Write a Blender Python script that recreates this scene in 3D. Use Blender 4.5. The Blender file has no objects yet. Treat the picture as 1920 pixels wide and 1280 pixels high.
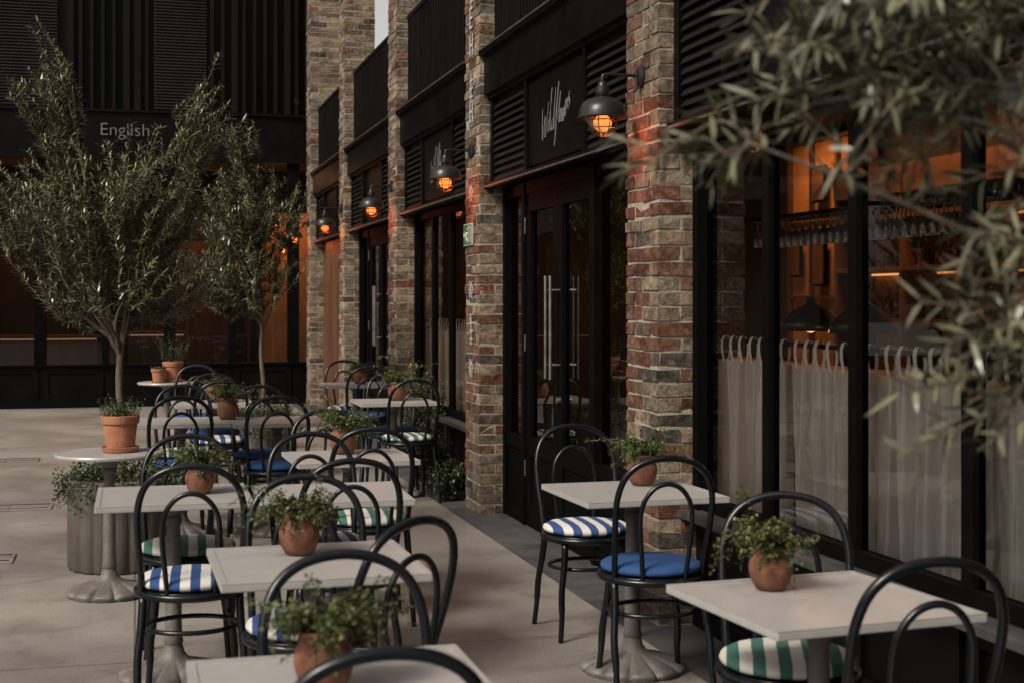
import bpy, bmesh, math, random
from mathutils import Vector, Matrix
rnd = random.Random(7)
scn = bpy.context.scene
COL = scn.collection
TH = math.atan(707/2667)
CS, SN = math.cos(TH), math.sin(TH)

# ------------------------------------------------------------------ materials
def new_mat(name):
    m = bpy.data.materials.new(name); m.use_nodes = True
    nt = m.node_tree; nt.nodes.clear()
    out = nt.nodes.new('ShaderNodeOutputMaterial')
    return m, nt, out
def N(nt, t, **kw):
    n = nt.nodes.new(t)
    for k, v in kw.items(): setattr(n, k, v)
    return n
def rgba(c): return (c[0], c[1], c[2], 1)
def surf(name, c1, c2, scale=6, rough=.6, bump=.15, metal=0, bscale=60, rvar=.1, spec=.5, stretch=(1,1,1), bdist=.01):
    m, nt, out = new_mat(name)
    tc = N(nt,'ShaderNodeTexCoord'); mp = N(nt,'ShaderNodeMapping'); mp.inputs['Scale'].default_value = stretch
    nt.links.new(tc.outputs['Object'], mp.inputs[0])
    n1 = N(nt,'ShaderNodeTexNoise'); n1.inputs['Scale'].default_value = scale; n1.inputs['Detail'].default_value = 6
    n1.inputs['Roughness'].default_value=.65
    nt.links.new(mp.outputs[0], n1.inputs['Vector'])
    cr = N(nt,'ShaderNodeValToRGB'); cr.color_ramp.elements[0].position=.32; cr.color_ramp.elements[1].position=.68
    cr.color_ramp.elements[0].color=rgba(c1); cr.color_ramp.elements[1].color=rgba(c2)
    nt.links.new(n1.outputs['Fac'], cr.inputs[0])
    b = N(nt,'ShaderNodeBsdfPrincipled'); b.inputs['Metallic'].default_value=metal
    b.inputs['Specular IOR Level'].default_value=spec
    nt.links.new(cr.outputs[0], b.inputs['Base Color'])
    mr = N(nt,'ShaderNodeMapRange'); mr.inputs[3].default_value=max(0,rough-rvar); mr.inputs[4].default_value=min(1,rough+rvar)
    nt.links.new(n1.outputs['Fac'], mr.inputs[0]); nt.links.new(mr.outputs[0], b.inputs['Roughness'])
    n2 = N(nt,'ShaderNodeTexNoise'); n2.inputs['Scale'].default_value=bscale; n2.inputs['Detail'].default_value=4
    nt.links.new(mp.outputs[0], n2.inputs['Vector'])
    bp = N(nt,'ShaderNodeBump'); bp.inputs['Strength'].default_value=bump; bp.inputs['Distance'].default_value=bdist
    nt.links.new(n2.outputs['Fac'], bp.inputs['Height']); nt.links.new(bp.outputs[0], b.inputs['Normal'])
    nt.links.new(b.outputs[0], out.inputs[0])
    return m
def emis(name, c, s):
    m, nt, out = new_mat(name); e = N(nt,'ShaderNodeEmission'); e.inputs[0].default_value=rgba(c); e.inputs[1].default_value=s
    nt.links.new(e.outputs[0], out.inputs[0]); return m
def glass(name, ior=1.55, tint=(.96,.96,.95), rough=0.0):
    m, nt, out = new_mat(name)
    t = N(nt,'ShaderNodeBsdfTransparent'); t.inputs[0].default_value=rgba(tint)
    g = N(nt,'ShaderNodeBsdfGlossy'); g.inputs['Roughness'].default_value=rough
    f = N(nt,'ShaderNodeFresnel'); f.inputs[0].default_value=ior
    tc = N(nt,'ShaderNodeTexCoord'); n = N(nt,'ShaderNodeTexNoise'); n.inputs['Scale'].default_value=1.3; n.inputs['Detail'].default_value=1
    nt.links.new(tc.outputs['Object'], n.inputs['Vector'])
    bp = N(nt,'ShaderNodeBump'); bp.inputs['Strength'].default_value=.06; bp.inputs['Distance'].default_value=.02
    nt.links.new(n.outputs['Fac'], bp.inputs['Height']); nt.links.new(bp.outputs[0], g.inputs['Normal'])
    mx = N(nt,'ShaderNodeMixShader')
    nt.links.new(f.outputs[0], mx.inputs[0]); nt.links.new(t.outputs[0], mx.inputs[1]); nt.links.new(g.outputs[0], mx.inputs[2])
    nt.links.new(mx.outputs[0], out.inputs[0]); return m
def brick_mat(name):
    m, nt, out = new_mat(name)
    a = N(nt,'ShaderNodeVertexColor'); a.layer_name='Col'
    tc = N(nt,'ShaderNodeTexCoord')
    n = N(nt,'ShaderNodeTexNoise'); n.inputs['Scale'].default_value=34; n.inputs['Detail'].default_value=8; n.inputs['Roughness'].default_value=.75
    nt.links.new(tc.outputs['Object'], n.inputs['Vector'])
    n3 = N(nt,'ShaderNodeTexNoise'); n3.inputs['Scale'].default_value=5; n3.inputs['Detail'].default_value=7
    nt.links.new(tc.outputs['Object'], n3.inputs['Vector'])
    cr = N(nt,'ShaderNodeValToRGB'); cr.color_ramp.elements[0].position=.38; cr.color_ramp.elements[1].position=.64
    cr.color_ramp.elements[0].color=(.30,.28,.26,1); cr.color_ramp.elements[1].color=(1.18,1.13,1.05,1)
    nt.links.new(n.outputs['Fac'], cr.inputs[0])
    mx = N(nt,'ShaderNodeMixRGB', blend_type='MULTIPLY'); mx.inputs[0].default_value=.9
    nt.links.new(a.outputs[0], mx.inputs[1]); nt.links.new(cr.outputs[0], mx.inputs[2])
    cr2 = N(nt,'ShaderNodeValToRGB'); cr2.color_ramp.elements[0].position=.38; cr2.color_ramp.elements[1].position=.58
    cr2.color_ramp.elements[0].color=(.36,.335,.31,1); cr2.color_ramp.elements[1].color=(1,1,1,1)
    nt.links.new(n3.outputs['Fac'], cr2.inputs[0])
    m2 = N(nt,'ShaderNodeMixRGB', blend_type='MULTIPLY'); m2.inputs[0].default_value=.85
    nt.links.new(mx.outputs[0], m2.inputs[1]); nt.links.new(cr2.outputs[0], m2.inputs[2])
    n4 = N(nt,'ShaderNodeTexNoise'); n4.inputs['Scale'].default_value=13; n4.inputs['Detail'].default_value=8; n4.inputs['Roughness'].default_value=.8
    nt.links.new(tc.outputs['Object'], n4.inputs['Vector'])
    cr4 = N(nt,'ShaderNodeValToRGB'); cr4.color_ramp.elements[0].position=.50; cr4.color_ramp.elements[1].position=.72
    cr4.color_ramp.elements[0].color=(0,0,0,1); cr4.color_ramp.elements[1].color=(.65,.65,.65,1)
    nt.links.new(n4.outputs['Fac'], cr4.inputs[0])
    m4 = N(nt,'ShaderNodeMixRGB'); m4.inputs[2].default_value=(.30,.26,.205,1)
    nt.links.new(cr4.outputs[0], m4.inputs[0]); nt.links.new(m2.outputs[0], m4.inputs[1])
    b = N(nt,'ShaderNodeBsdfPrincipled'); b.inputs['Roughness'].default_value=.88; b.inputs['Specular IOR Level'].default_value=.2
    nt.links.new(m4.outputs[0], b.inputs['Base Color'])
    bp = N(nt,'ShaderNodeBump'); bp.inputs['Strength'].default_value=1; bp.inputs['Distance'].default_value=.022
    nt.links.new(n.outputs['Fac'], bp.inputs['Height']); nt.links.new(bp.outputs[0], b.inputs['Normal'])
    nt.links.new(b.outputs[0], out.inputs[0]); return m
def leaf_mat(name, top, under, rough=.45):
    m, nt, out = new_mat(name)
    g = N(nt,'ShaderNodeNewGeometry')
    tc = N(nt,'ShaderNodeTexCoord'); n = N(nt,'ShaderNodeTexNoise'); n.inputs['Scale'].default_value=9; n.inputs['Detail'].default_value=3
    nt.links.new(tc.outputs['Object'], n.inputs['Vector'])
    mx = N(nt,'ShaderNodeMixRGB'); mx.inputs[1].default_value=rgba(top); mx.inputs[2].default_value=rgba(under)
    nt.links.new(g.outputs['Backfacing'], mx.inputs[0])
    cr = N(nt,'ShaderNodeValToRGB'); cr.color_ramp.elements[0].position=.3; cr.color_ramp.elements[1].position=.7
    cr.color_ramp.elements[0].color=(.5,.5,.5,1); cr.color_ramp.elements[1].color=(1.4,1.35,1.1,1)
    nt.links.new(n.outputs['Fac'], cr.inputs[0])
    m2 = N(nt,'ShaderNodeMixRGB', blend_type='MULTIPLY'); m2.inputs[0].default_value=1
    nt.links.new(mx.outputs[0], m2.inputs[1]); nt.links.new(cr.outputs[0], m2.inputs[2])
    b = N(nt,'ShaderNodeBsdfPrincipled'); b.inputs['Roughness'].default_value=rough
    nt.links.new(m2.outputs[0], b.inputs['Base Color'])
    t = N(nt,'ShaderNodeBsdfTranslucent'); nt.links.new(m2.outputs[0], t.inputs[0])
    ms = N(nt,'ShaderNodeMixShader'); ms.inputs[0].default_value=.2
    nt.links.new(b.outputs[0], ms.inputs[1]); nt.links.new(t.outputs[0], ms.inputs[2])
    nt.links.new(ms.outputs[0], out.inputs[0]); return m
def stripe_mat(name, c1, c2, period=.074):
    m, nt, out = new_mat(name)
    tc = N(nt,'ShaderNodeTexCoord'); sp = N(nt,'ShaderNodeSeparateXYZ'); nt.links.new(tc.outputs['Object'], sp.inputs[0])
    nz = N(nt,'ShaderNodeTexNoise'); nz.inputs['Scale'].default_value=14; nt.links.new(tc.outputs['Object'], nz.inputs['Vector'])
    ma = N(nt,'ShaderNodeMath', operation='MULTIPLY_ADD'); ma.inputs[1].default_value=.006
    nt.links.new(nz.outputs['Fac'], ma.inputs[0]); nt.links.new(sp.outputs['X'], ma.inputs[2])
    dv = N(nt,'ShaderNodeMath', operation='MULTIPLY'); dv.inputs[1].default_value=1/period; nt.links.new(ma.outputs[0], dv.inputs[0])
    fr = N(nt,'ShaderNodeMath', operation='FRACT'); nt.links.new(dv.outputs[0], fr.inputs[0])
    gt = N(nt,'ShaderNodeMath', operation='GREATER_THAN'); gt.inputs[1].default_value=.5; nt.links.new(fr.outputs[0], gt.inputs[0])
    mx = N(nt,'ShaderNodeMixRGB'); mx.inputs[1].default_value=rgba(c1); mx.inputs[2].default_value=rgba(c2)
    nt.links.new(gt.outputs[0], mx.inputs[0])
    n2 = N(nt,'ShaderNodeTexNoise'); n2.inputs['Scale'].default_value=10; nt.links.new(tc.outputs['Object'], n2.inputs['Vector'])
    bp = N(nt,'ShaderNodeBump'); bp.inputs['Strength'].default_value=.4; bp.inputs['Distance'].default_value=.02
    nt.links.new(n2.outputs['Fac'], bp.inputs['Height'])
    b = N(nt,'ShaderNodeBsdfPrincipled'); b.inputs['Roughness'].default_value=.85
    nt.links.new(mx.outputs[0], b.inputs['Base Color']); nt.links.new(bp.outputs[0], b.inputs['Normal'])
    nt.links.new(b.outputs[0], out.inputs[0]); return m
def ground_mat():
    m, nt, out = new_mat('concrete_paving')
    tc = N(nt,'ShaderNodeTexCoord')
    n = N(nt,'ShaderNodeTexNoise'); n.inputs['Scale'].default_value=.9; n.inputs['Detail'].default_value=9; n.inputs['Roughness'].default_value=.62
    nt.links.new(tc.outputs['Object'], n.inputs['Vector'])
    cr = N(nt,'ShaderNodeValToRGB'); cr.color_ramp.elements[0].position=.3; cr.color_ramp.elements[1].position=.7
    cr.color_ramp.elements[0].color=(.15,.138,.125,1); cr.color_ramp.elements[1].color=(.295,.273,.248,1)
    nt.links.new(n.outputs['Fac'], cr.inputs[0])
    n2 = N(nt,'ShaderNodeTexNoise'); n2.inputs['Scale'].default_value=90; n2.inputs['Detail'].default_value=3
    nt.links.new(tc.outputs['Object'], n2.inputs['Vector'])
    cr2 = N(nt,'ShaderNodeValToRGB'); cr2.color_ramp.elements[0].position=.35; cr2.color_ramp.elements[1].position=.6
    cr2.color_ramp.elements[0].color=(.78,.78,.78,1); cr2.color_ramp.elements[1].color=(1.05,1.05,1.05,1)
    nt.links.new(n2.outputs['Fac'], cr2.inputs[0])
    mx = N(nt,'ShaderNodeMixRGB', blend_type='MULTIPLY'); mx.inputs[0].default_value=1
    nt.links.new(cr.outputs[0], mx.inputs[1]); nt.links.new(cr2.outputs[0], mx.inputs[2])
    br = N(nt,'ShaderNodeTexBrick'); br.inputs['Scale'].default_value=1; br.inputs['Brick Width'].default_value=3.2; br.inputs['Row Height'].default_value=2.1
    br.inputs['Mortar Size'].default_value=.006; br.inputs['Mortar Smooth'].default_value=.2; br.offset=.0
    br.inputs['Color1'].default_value=(1,1,1,1); br.inputs['Color2'].default_value=(.9,.9,.9,1); br.inputs['Mortar'].default_value=(.45,.43,.42,1)
    nt.links.new(tc.outputs['Object'], br.inputs['Vector'])
    m3 = N(nt,'ShaderNodeMixRGB', blend_type='MULTIPLY'); m3.inputs[0].default_value=1
    nt.links.new(mx.outputs[0], m3.inputs[1]); nt.links.new(br.outputs['Color'], m3.inputs[2])
    n5 = N(nt,'ShaderNodeTexNoise'); n5.inputs['Scale'].default_value=3.3; n5.inputs['Detail'].default_value=8; n5.inputs['Roughness'].default_value=.7; n5.inputs['Distortion'].default_value=1.2
    nt.links.new(tc.outputs['Object'], n5.inputs['Vector'])
    cr5 = N(nt,'ShaderNodeValToRGB'); cr5.color_ramp.elements[0].position=.36; cr5.color_ramp.elements[1].position=.5
    cr5.color_ramp.elements[0].color=(.80,.79,.78,1); cr5.color_ramp.elements[1].color=(1,1,1,1)
    nt.links.new(n5.outputs['Fac'], cr5.inputs[0])
    m5 = N(nt,'ShaderNodeMixRGB', blend_type='MULTIPLY'); m5.inputs[0].default_value=1
    nt.links.new(m3.outputs[0], m5.inputs[1]); nt.links.new(cr5.outputs[0], m5.inputs[2])
    b = N(nt,'ShaderNodeBsdfPrincipled'); nt.links.new(m5.outputs[0], b.inputs['Base Color'])
    mr = N(nt,'ShaderNodeMapRange'); mr.inputs[3].default_value=.26; mr.inputs[4].default_value=.62
    nt.links.new(n.outputs['Fac'], mr.inputs[0]); nt.links.new(mr.outputs[0], b.inputs['Roughness'])
    bp = N(nt,'ShaderNodeBump'); bp.inputs['Strength'].default_value=.12; bp.inputs['Distance'].default_value=.005
    nt.links.new(n2.outputs['Fac'], bp.inputs['Height']); nt.links.new(bp.outputs[0], b.inputs['Normal'])
    nt.links.new(b.outputs[0], out.inputs[0]); return m

M = {}
M['ground'] = ground_mat()
M['slate'] = surf('dark_stone', (.034,.036,.039), (.078,.078,.079), 3, .5, .2)
M['black'] = surf('black_paint', (.0014,.0014,.0016), (.0034,.0031,.003), 4, .40, .05, bscale=25, spec=.10)
M['joinery'] = surf('matt_black_joinery', (.0016,.0016,.0018), (.0036,.0033,.0032), 4, .7, .05, bscale=25, spec=.03)
M['chairpaint'] = surf('blueblack_chair_paint', (.0026,.0036,.0055), (.0046,.0062,.009), 9, .28, .05, bscale=40, spec=.36)
M['slat'] = surf('dark_timber', (.0028,.0023,.0021), (.0075,.0058,.0052), 5, .6, .2, stretch=(1,1,.1), spec=.08)
M['louvre'] = surf('grey_louvre', (.003,.003,.0035), (.007,.0065,.007), 3, .5, .1, spec=.2)
M['trim'] = surf('worn_metal_trim', (.05,.05,.05), (.11,.11,.11), 9, .4, .1, metal=.5)
M['brick'] = brick_mat('brickwork')
M['mortar'] = surf('mortar', (.19,.17,.14), (.33,.30,.25), 14, .95, .8, bscale=120)
M['glass'] = glass('window_glass', 1.58)
M['steel'] = surf('brushed_steel', (.5,.5,.5), (.65,.65,.65), 8, .3, .02, metal=1)
M['top'] = surf('zinc_table_top', (.285,.281,.275), (.325,.32,.314), 22, .34, .06, bscale=140, rvar=.04)
M['iron'] = surf('cast_iron_grey', (.08,.074,.07), (.16,.15,.14), 9, .6, .3, metal=.2)
M['terra'] = surf('terracotta', (.25,.095,.05), (.37,.165,.09), 11, .85, .3)
M['terra_dark'] = surf('aged_terracotta', (.075,.030,.018), (.215,.088,.045), 16, .85, .4)
M['soil'] = surf('soil', (.02,.014,.01), (.05,.035,.025), 30, .95, .8)
M['planter'] = surf('fluted_concrete', (.060,.054,.048), (.10,.09,.08), 4, .92, .4, stretch=(1,1,.4), spec=.2)
M['bark'] = surf('bark', (.050,.040,.030), (.13,.10,.076), 18, .9, .8, stretch=(1,1,.3))
M['olive'] = leaf_mat('olive_leaf', (.034,.042,.013), (.135,.14,.078), .29)
M['olive_near'] = leaf_mat('olive_leaf_grey', (.038,.045,.020), (.15,.155,.11), .28)
M['herb'] = leaf_mat('herb_leaf', (.038,.062,.011), (.075,.098,.028), .45)
M['herb2'] = leaf_mat('dark_herb_leaf', (.018,.036,.011), (.038,.058,.021), .5)
M['yellow'] = surf('yellow_petal', (.6,.4,.03), (.8,.6,.05), 9, .7, .1)
M['lampblack'] = surf('weathered_lamp_enamel', (.010,.009,.0085), (.030,.027,.024), 12, .35, .08, metal=.4)
M['bulb'] = emis('glowing_bulb', (1,.24,.045), 1.9)
M['cage'] = surf('bronze_cage', (.05,.02,.012), (.10,.045,.025), 20, .4, .05, metal=.6)
M['green'] = surf('exit_green', (.008,.09,.042), (.012,.12,.056), 5, .5, .02)
M['white'] = surf('white_paint', (.36,.36,.34), (.45,.44,.42), 10, .6, .05)
M['chalk'] = surf('faded_white_paint', (.18,.18,.19), (.38,.38,.39), 40, .9, .1)
M['letter'] = surf('cream_lettering', (.20,.19,.185), (.28,.27,.255), 10, .5, .02)
M['letter_dim'] = surf('dull_grey_lettering', (.11,.105,.10), (.155,.148,.14), 10, .5, .02)
M['blue'] = surf('blue_fabric', (.006,.038,.13), (.010,.054,.17), 18, .85, .2)
M['bstripe'] = stripe_mat('blue_white_stripe', (.011,.044,.15), (.47,.46,.44))
M['gstripe'] = stripe_mat('green_white_stripe', (.032,.105,.082), (.47,.46,.425))
M['wood'] = surf('warm_wood', (.05,.020,.009), (.11,.046,.020), 4, .5, .15, stretch=(1,1,.12))
M['darkwall'] = surf('interior_brown_wall', (.012,.008,.0055), (.026,.016,.010), 3, .7, .1)
M['amber'] = surf('amber_plaster', (.20,.09,.030), (.42,.21,.075), 2.2, .8, .1)
M['floorin'] = surf('interior_floor', (.02,.015,.011), (.04,.03,.022), 5, .4, .05)
M['bottle'] = surf('amber_bottle', (.08,.03,.009), (.20,.095,.03), 5, .12, .0)
M['warmglow'] = emis('warm_pendant_glow', (1,.38,.12), 2.2)
M['greypanel'] = surf('grey_glazed_panel', (.10,.108,.115), (.15,.16,.17), 2, .3, .02)
def linen():
    m, nt, out = new_mat('linen_curtain')
    tc = N(nt,'ShaderNodeTexCoord'); n = N(nt,'ShaderNodeTexNoise'); n.inputs['Scale'].default_value=120
    nt.links.new(tc.outputs['Object'], n.inputs['Vector'])
    cr = N(nt,'ShaderNodeValToRGB'); cr.color_ramp.elements[0].color=(.86,.83,.77,1); cr.color_ramp.elements[1].color=(.95,.93,.88,1)
    nt.links.new(n.outputs['Fac'], cr.inputs[0])
    d = N(nt,'ShaderNodeBsdfDiffuse'); t = N(nt,'ShaderNodeBsdfTranslucent'); tr = N(nt,'ShaderNodeBsdfTransparent')
    nt.links.new(cr.outputs[0], d.inputs[0]); nt.links.new(cr.outputs[0], t.inputs[0])
    a = N(nt,'ShaderNodeMixShader'); a.inputs[0].default_value=.10; nt.links.new(d.outputs[0], a.inputs[1]); nt.links.new(t.outputs[0], a.inputs[2])
    # sheer weave: seen face-on more of the room behind shows through, folds read denser
    lw = N(nt,'ShaderNodeLayerWeight'); lw.inputs[0].default_value=.5
    mr = N(nt,'ShaderNodeMapRange'); mr.inputs[1].default_value=.15; mr.inputs[2].default_value=.85; mr.inputs[3].default_value=.36; mr.inputs[4].default_value=.03
    nt.links.new(lw.outputs['Facing'], mr.inputs[0])
    b = N(nt,'ShaderNodeMixShader'); nt.links.new(mr.outputs[0], b.inputs[0]); nt.links.new(a.outputs[0], b.inputs[1]); nt.links.new(tr.outputs[0], b.inputs[2])
    nt.links.new(b.outputs[0], out.inputs[0]); return m
M['linen'] = linen()

# ------------------------------------------------------------------ mesh builder
class MB:
    def __init__(s): s.v=[]; s.f=[]; s.col=[]; s.usecol=False
    def add(s, vs, fs, col=None):
        o=len(s.v); s.v.extend(vs)
        for f in fs:
            s.f.append(tuple(i+o for i in f)); s.col.append(col)
        if col: s.usecol=True
    def box(s, x0,x1,y0,y1,z0,z1, col=None, jit=0):
        vs=[(x0,y0,z0),(x1,y0,z0),(x1,y1,z0),(x0,y1,z0),(x0,y0,z1),(x1,y0,z1),(x1,y1,z1),(x0,y1,z1)]
        if jit: vs=[tuple(c+rnd.uniform(-jit,jit) for c in v) for v in vs]
        s.add(vs, [(0,3,2,1),(4,5,6,7),(0,1,5,4),(1,2,6,5),(2,3,7,6),(3,0,4,7)], col)
    def tube(s, pts, r, n=8, cap=True):
        pts=[Vector(p) for p in pts]; m=len(pts)
        if not hasattr(r,'__len__'): r=[r]*m
        t0=(pts[1]-pts[0]).normalized()
        up=Vector((0,0,1)) if abs(t0.z)<.9 else Vector((1,0,0))
        nrm=(up-t0*up.dot(t0)).normalized()
        vs=[]
        for i,p in enumerate(pts):
            if i==0: t=t0
            elif i==m-1: t=(pts[i]-pts[i-1]).normalized()
            else: t=(pts[i+1]-pts[i-1]).normalized()
            nrm=(nrm-t*nrm.dot(t)).normalized(); b=t.cross(nrm)
            for k in range(n):
                a=2*math.pi*k/n
                vs.append(tuple(p+(nrm*math.cos(a)+b*math.sin(a))*r[i]))
        fs=[]
        for i in range(m-1):
            for k in range(n):
                k2=(k+1)%n
                fs.append((i*n+k,i*n+k2,(i+1)*n+k2,(i+1)*n+k))
        if cap:
            fs.append(tuple(range(n-1,-1,-1))); fs.append(tuple((m-1)*n+k for k in range(n)))
        s.add(vs,fs)
    def ring(s, c, R, r, n=28, k=8, tilt=None):
        vs=[];fs=[]
        for i in range(n):
            a=2*math.pi*i/n
            for j in range(k):
                b=2*math.pi*j/k
                vs.append((c[0]+(R+r*math.cos(b))*math.cos(a), c[1]+(R+r*math.cos(b))*math.sin(a), c[2]+r*math.sin(b)))
        for i in range(n):
            for j in range(k):
                fs.append((i*k+j, ((i+1)%n)*k+j, ((i+1)%n)*k+(j+1)%k, i*k+(j+1)%k))
        s.add(vs,fs)
    def lathe(s, prof, c=(0,0,0), n=28, fn=None, caps=(True,True)):
        vs=[];fs=[];m=len(prof)
        for (r,z) in prof:
            for k in range(n):
                a=2*math.pi*k/n; rr,zz=(r,z) if fn is None else fn(r,z,a)
                vs.append((c[0]+rr*math.cos(a), c[1]+rr*math.sin(a), c[2]+zz))
        for i in range(m-1):
            for k in range(n):
                k2=(k+1)%n; fs.append((i*n+k,i*n+k2,(i+1)*n+k2,(i+1)*n+k))
        if caps[0]: fs.append(tuple(range(n-1,-1,-1)))
        if caps[1]: fs.append(tuple((m-1)*n+k for k in range(n)))
        s.add(vs,fs)
    def mesh(s, name, mat, smooth=False, bevel=0, auto=None):
        me=bpy.data.meshes.new(name); me.from_pydata(s.v,[],s.f)
        if bevel:
            bm=bmesh.new(); bm.from_mesh(me)
            bmesh.ops.bevel(bm, geom=bm.edges[:], offset=bevel, segments=2, affect='EDGES', profile=.5)
            bm.to_mesh(me); bm.free()
        me.materials.append(mat)
        if s.usecol and not bevel:
            ca=me.color_attributes.new('Col','FLOAT_COLOR','CORNER')
            arr=[]
            for f,c in zip(s.f,s.col):
                arr.extend(list(rgba(c or (.3,.3,.3)))*len(f))
            ca.data.foreach_set('color',arr)
        if smooth: me.polygons.foreach_set('use_smooth',[True]*len(me.polygons))
        me.update()
        if smooth and auto:
            try: me.set_sharp_from_angle(angle=math.radians(auto))
            except Exception: pass
        return me
def wloc(o):
    l=Vector(o.location)
    while o.parent: o=o.parent; l=l+Vector(o.location)
    return l
def part(mb, name, mat, parent=None, smooth=False, bevel=0, local=False, label=None, auto=None, center=True):
    if local or not center: off=Vector((0,0,0))
    else:
        xs=[v[0] for v in mb.v]; ys=[v[1] for v in mb.v]; zs=[v[2] for v in mb.v]
        off=Vector(((min(xs)+max(xs))/2,(min(ys)+max(ys))/2,min(zs)))
        mb.v=[(v[0]-off.x,v[1]-off.y,v[2]-off.z) for v in mb.v]
    me=mb.mesh(name,mat,smooth,bevel,auto); o=bpy.data.objects.new(name,me); COL.objects.link(o)
    if parent is not None:
        o.parent=parent
        o.location = off-wloc(parent) if not local else (0,0,0)
    else: o.location=off
    if label: o['label']=label
    return o
def root(name, loc, label, cat, group=None, rot=0):
    o=bpy.data.objects.new(name,None); o.empty_display_size=.1; COL.objects.link(o); o.location=loc; o.rotation_euler[2]=rot
    o['label']=label; o['category']=cat
    if group: o['group']=group
    return o
def tag(o,label,cat,group=None):
    o['label']=label; o['category']=cat
    if group: o['group']=group
    return o
def ALL(): return list(COL.objects)
def copy_tree(o, parent=None, src=None):
    src = src or ALL()
    n=o.copy(); COL.objects.link(n)
    if parent is not None: n.parent=parent
    for c in src:
        if c.parent==o: copy_tree(c,n,src)
    return n
def catmull(pts, seg=6, closed=False):
    P=[Vector(p) for p in pts]; out=[]
    n=len(P)
    for i in range(n-1):
        p0=P[max(i-1,0)];p1=P[i];p2=P[i+1];p3=P[min(i+2,n-1)]
        for k in range(seg):
            t=k/seg
            out.append(.5*((2*p1)+(-p0+p2)*t+(2*p0-5*p1+4*p2-p3)*t*t+(-p0+3*p1-3*p2+p3)*t**3))
    out.append(P[-1]); return out

# ------------------------------------------------------------------ ground
g=MB(); g.add([(-60,-20,0),(60,-20,0),(60,90,0),(-60,90,0)],[(0,1,2,3)])
gr=part(g,'ground',M['ground'],center=False); gr['kind']='structure'
g=MB(); g.add([(2.24,-4,.004),(2.7,-4,.004),(2.7,21.4,.004),(2.24,21.4,.004)],[(0,1,2,3)])
p=part(g,'pavement',M['slate'],center=False); p['kind']='structure'
for (x,y) in ((-1.55,9.0),(-1.0,9.0),(-2.0,14.5),(-1.2,14.5),(-.9,11.2)):
    d=MB(); d.box(x-.30,x+.30,y-.16,y+.16,.002,.010)
    o=part(d,'drain_cover',M['ground']); tag(o,'flush concrete drain cover set in the paving','drain cover','drain covers in the paving')
    d=MB()
    for k in (-.1,.1): d.box(x-.28,x+.28,y+k-.008,y+k+.008,.0105,.0125)
    part(d,'slot',M['black'],o)

# ------------------------------------------------------------------ brick building
XF=2.40; XW=2.60; XG=2.62; XS=2.49
PIERS=[(2.85,3.30),(6.34,6.79),(9.96,10.41),(13.33,13.78),(16.79,17.24),(20.15,20.62)]
bld=root('restaurant_building',(3.0,12,0),'brick and black painted restaurant terrace with tall piers','building')
REDS=[(.20,.085,.052),(.18,.078,.05),(.22,.105,.066),(.17,.082,.056),(.22,.125,.08)]
BUFF=[(.31,.25,.175),(.27,.22,.16),(.33,.275,.20),(.23,.19,.15),(.22,.19,.155),(.30,.235,.155),(.34,.29,.22),(.25,.205,.155)]
DARK=[(.13,.11,.09),(.16,.135,.105),(.10,.088,.075),(.075,.068,.06)]
def bcol(pr,pb):
    t=rnd.random()
    c=rnd.choice(REDS) if t<pr else (rnd.choice(BUFF) if t<pr+pb else rnd.choice(DARK))
    k=rnd.uniform(.75,1.15); return tuple(x*k for x in c)
def pier(y0,y1,x0,x1,z1,pr,zdark=None):
    b=MB(); mo=MB()
    mo.box(x0+.004,x1,y0+.004,y1-.004,0,z1)
    z=.012; i=0; W=y1-y0
    while z<z1-.08:
        h=.060+rnd.uniform(-.005,.003); j=.0045; gp=.014
        loc=pr
        rz=.5+.5*math.sin(z*2.1+y0*1.7)+.25*math.sin(z*5.3+y0)
        def br(a0,a1,b0,b1,front=False):
            ox=rnd.uniform(-.007,.003)
            q=min(.85,loc*(1.25 if front else .45)*(.5+rz))
            b.box(a0+ox,a1,b0+gp/2,b1-gp/2,z,z+h,bcol(q,.90-q),j)
        if i%2==0:
            br(x0,x0+.105,y0-gp/2,y0+W/2); br(x0,x0+.105,y0+W/2,y1+gp/2,True)
            br(x0+.118,x1+.0,y0-gp/2,y0+.1025+gp)
        else:
            br(x0,x0+.215,y0-gp/2,y0+.1025+gp); br(x0,x0+.11,y0+.1025+gp,y1-.1025-gp,True)
            br(x0,x0+.215,y1-.1025-gp,y1+gp/2,True)
            if x1-x0>.26: br(x0+.228,x1,y0-gp/2,y0+.1025+gp)
        z+=.072; i+=1
    o=part(b,'pier',M['brick'],bld); part(mo,'mortar',M['mortar'],o)
    return o
for k,(a,b_) in enumerate(PIERS):
    pier(a,b_,XF,2.76 if k<5 else 3.0,7.2,[.3,.55,.45,.3,.2,.2][k])

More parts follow.
